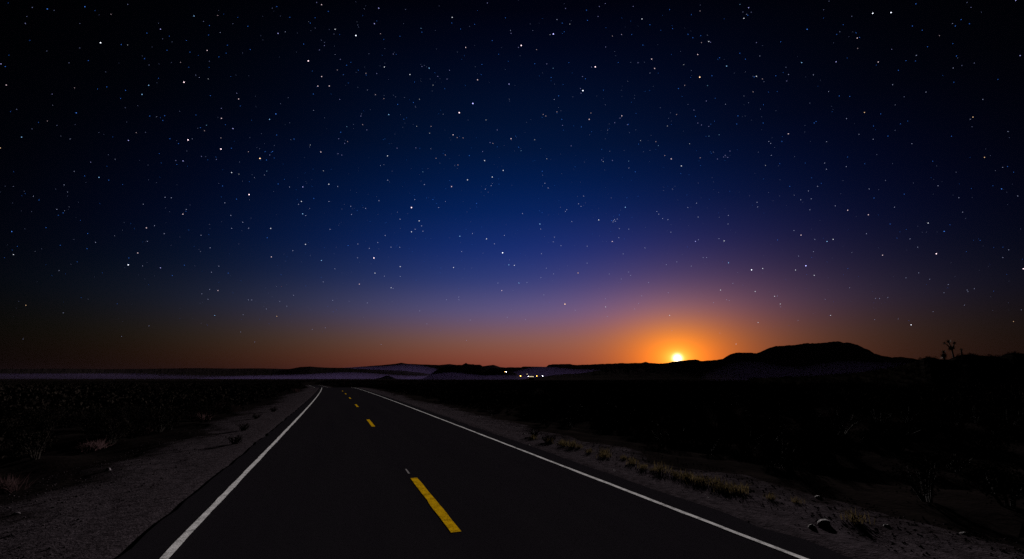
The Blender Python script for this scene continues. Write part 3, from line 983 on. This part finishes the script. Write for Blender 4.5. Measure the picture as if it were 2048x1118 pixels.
seen = set()
for lv, px, py, tn, low in stars[:300]:
    o = link('star', star_me[lv, tn], loc=CAM + star_dir(px, py) * SD)
    rr = star_r(px, py, SIZE[lv]) * low ** .5
    o.scale = (rr, rr, rr)
    hw = ('at the top', 'high up', 'half way up', 'low down', 'near the horizon')[min(4, int(py / 150))]
    vw = ('far left', 'left', 'left of centre', 'right of centre', 'right', 'far right')[min(5, int(px / 342))]
    lab = '%s %s star %s at %s, %d percent across, %d percent down' % (WORD[lv], TINT[tn][1], hw, vw, round(px / 20.48), round(py / 11.18))
    tag(o, lab, 'star', 'stars in the night sky')

# the remaining stars and the faint dust between them, one mass, filling the whole dome
bins = {'w': ([], (.55, .6, .95), .36), 'b': ([], (.05, .22, .95), .42), 'd': ([], (.35, .40, .75), .20)}
for lv, px, py, tn, low in stars[300:]:
    bins['b' if tn == 'b' else 'w'][0].append((star_dir(px, py), star_r(px, py, .8) * low ** .5))
for i in range(8000):
    z_ = random.random() ** 1.0
    a_ = random.uniform(0, 2 * math.pi)
    if z_ < math.sin(R(5)):
        continue
    d_ = Vector((math.sin(a_) * math.sqrt(1 - z_ * z_), math.cos(a_) * math.sqrt(1 - z_ * z_), z_))
    low = max(.12, min(1, math.asin(z_) / R(30)))
    bins[random.choice('wbbbddddd')][0].append((d_, SD / 482 / 2 * random.uniform(.28, .62) * low ** .5))
for kx, (lst, c, st) in bins.items():
    n = len(lst)
    dd = np.array([tuple(q[0]) for q in lst])
    rr = np.array([q[1] for q in lst])
    v = octv[None] * rr[:, None, None] + (dd * SD + np.array(CAM))[:, None]
    f = (octf[None] + 6 * np.arange(n)[:, None, None]).reshape(-1, 3)
    o = link('faint_stars', mesh_np('faint_stars', v.reshape(-1, 3), f), emitter('faint_star', c, st * 1.5))
    tag(o, {'w': 'dust of faint white stars over the whole sky', 'b': 'dust of faint deep blue stars over the whole sky', 'd': 'dust of the faintest grey stars over the whole sky'}[kx], 'stars', kind='stuff')


# ------------------------------------------------------------------ air: thin haze everywhere, a bank of ground mist over the far plain
def volume(name, density, colour, aniso):
    m = bpy.data.materials.new(name)
    m.use_nodes = True
    n = Nodes(m.node_tree)
    pv_ = n.n('ShaderNodeVolumePrincipled')
    pv_.inputs['Color'].default_value = (*colour, 1)
    pv_.inputs['Density'].default_value = density
    pv_.inputs['Anisotropy'].default_value = aniso
    n.put(n.n('ShaderNodeOutputMaterial').inputs['Volume'], pv_.outputs[0])
    m.cycles.homogeneous_volume = True
    return m


o = link('haze', pymesh('haze', box(-45000, 45000, -45000, 45000, -8, 620)), volume('thin_haze', 1.6e-6, (.15, .09, .13), .0))
tag(o, 'thin violet night haze over the whole plain', 'haze', kind='stuff')
# the mist lies in low lens-shaped banks over the far plain
def bank(px, half_px, dist, depth, height, dens, lab):
    bm = bmesh.new()
    bmesh.ops.create_icosphere(bm, subdivisions=4, radius=1)
    r = np.random.default_rng(int(px))
    ph = r.random(4) * 6.28
    for v_ in bm.verts:
        c = v_.co
        c.z *= 1 + .22 * math.sin(4.1 * c.x + ph[0]) + .14 * math.sin(8.3 * c.x + ph[1])
        v_.co = (c.x * half_px / 964 * dist, c.y * depth, c.z * height)
    me = bpy.data.meshes.new('ground_mist')
    bm.to_mesh(me)
    bm.free()
    p = far(px, 757, dist)
    o = link('ground_mist', me, volume('ground_mist', dens, (.185, .128, .35), .0), loc=(p.x, p.y, -2))
    o.rotation_euler[2] = -ray(px, 757)[0]
    tag(o, lab, 'mist', kind='stuff')


bank(130, 330, 7200, 1500, 52, 4.6e-5, 'thin violet mist along the plain at far left')
bank(430, 330, 7600, 1300, 66, 5.6e-5, 'thin violet mist behind the dark bush at left')
bank(800, 190, 9000, 1500, 205, 0.95e-4, 'tall violet mist in front of the farthest range')
bank(700, 240, 5200, 1200, 48, 1.2e-4, 'low violet mist over the plain beyond the road bend')
bank(945, 140, 2150, 330, 24, 2.5e-4, 'shallow violet mist round the foot of the butte')
bank(1120, 170, 4300, 800, 85, 1.1e-4, 'violet mist between the town lights and the mesa')
bank(1640, 190, 1260, 150, 42, 1.1e-4, 'faint violet mist on the face of the right ridge')
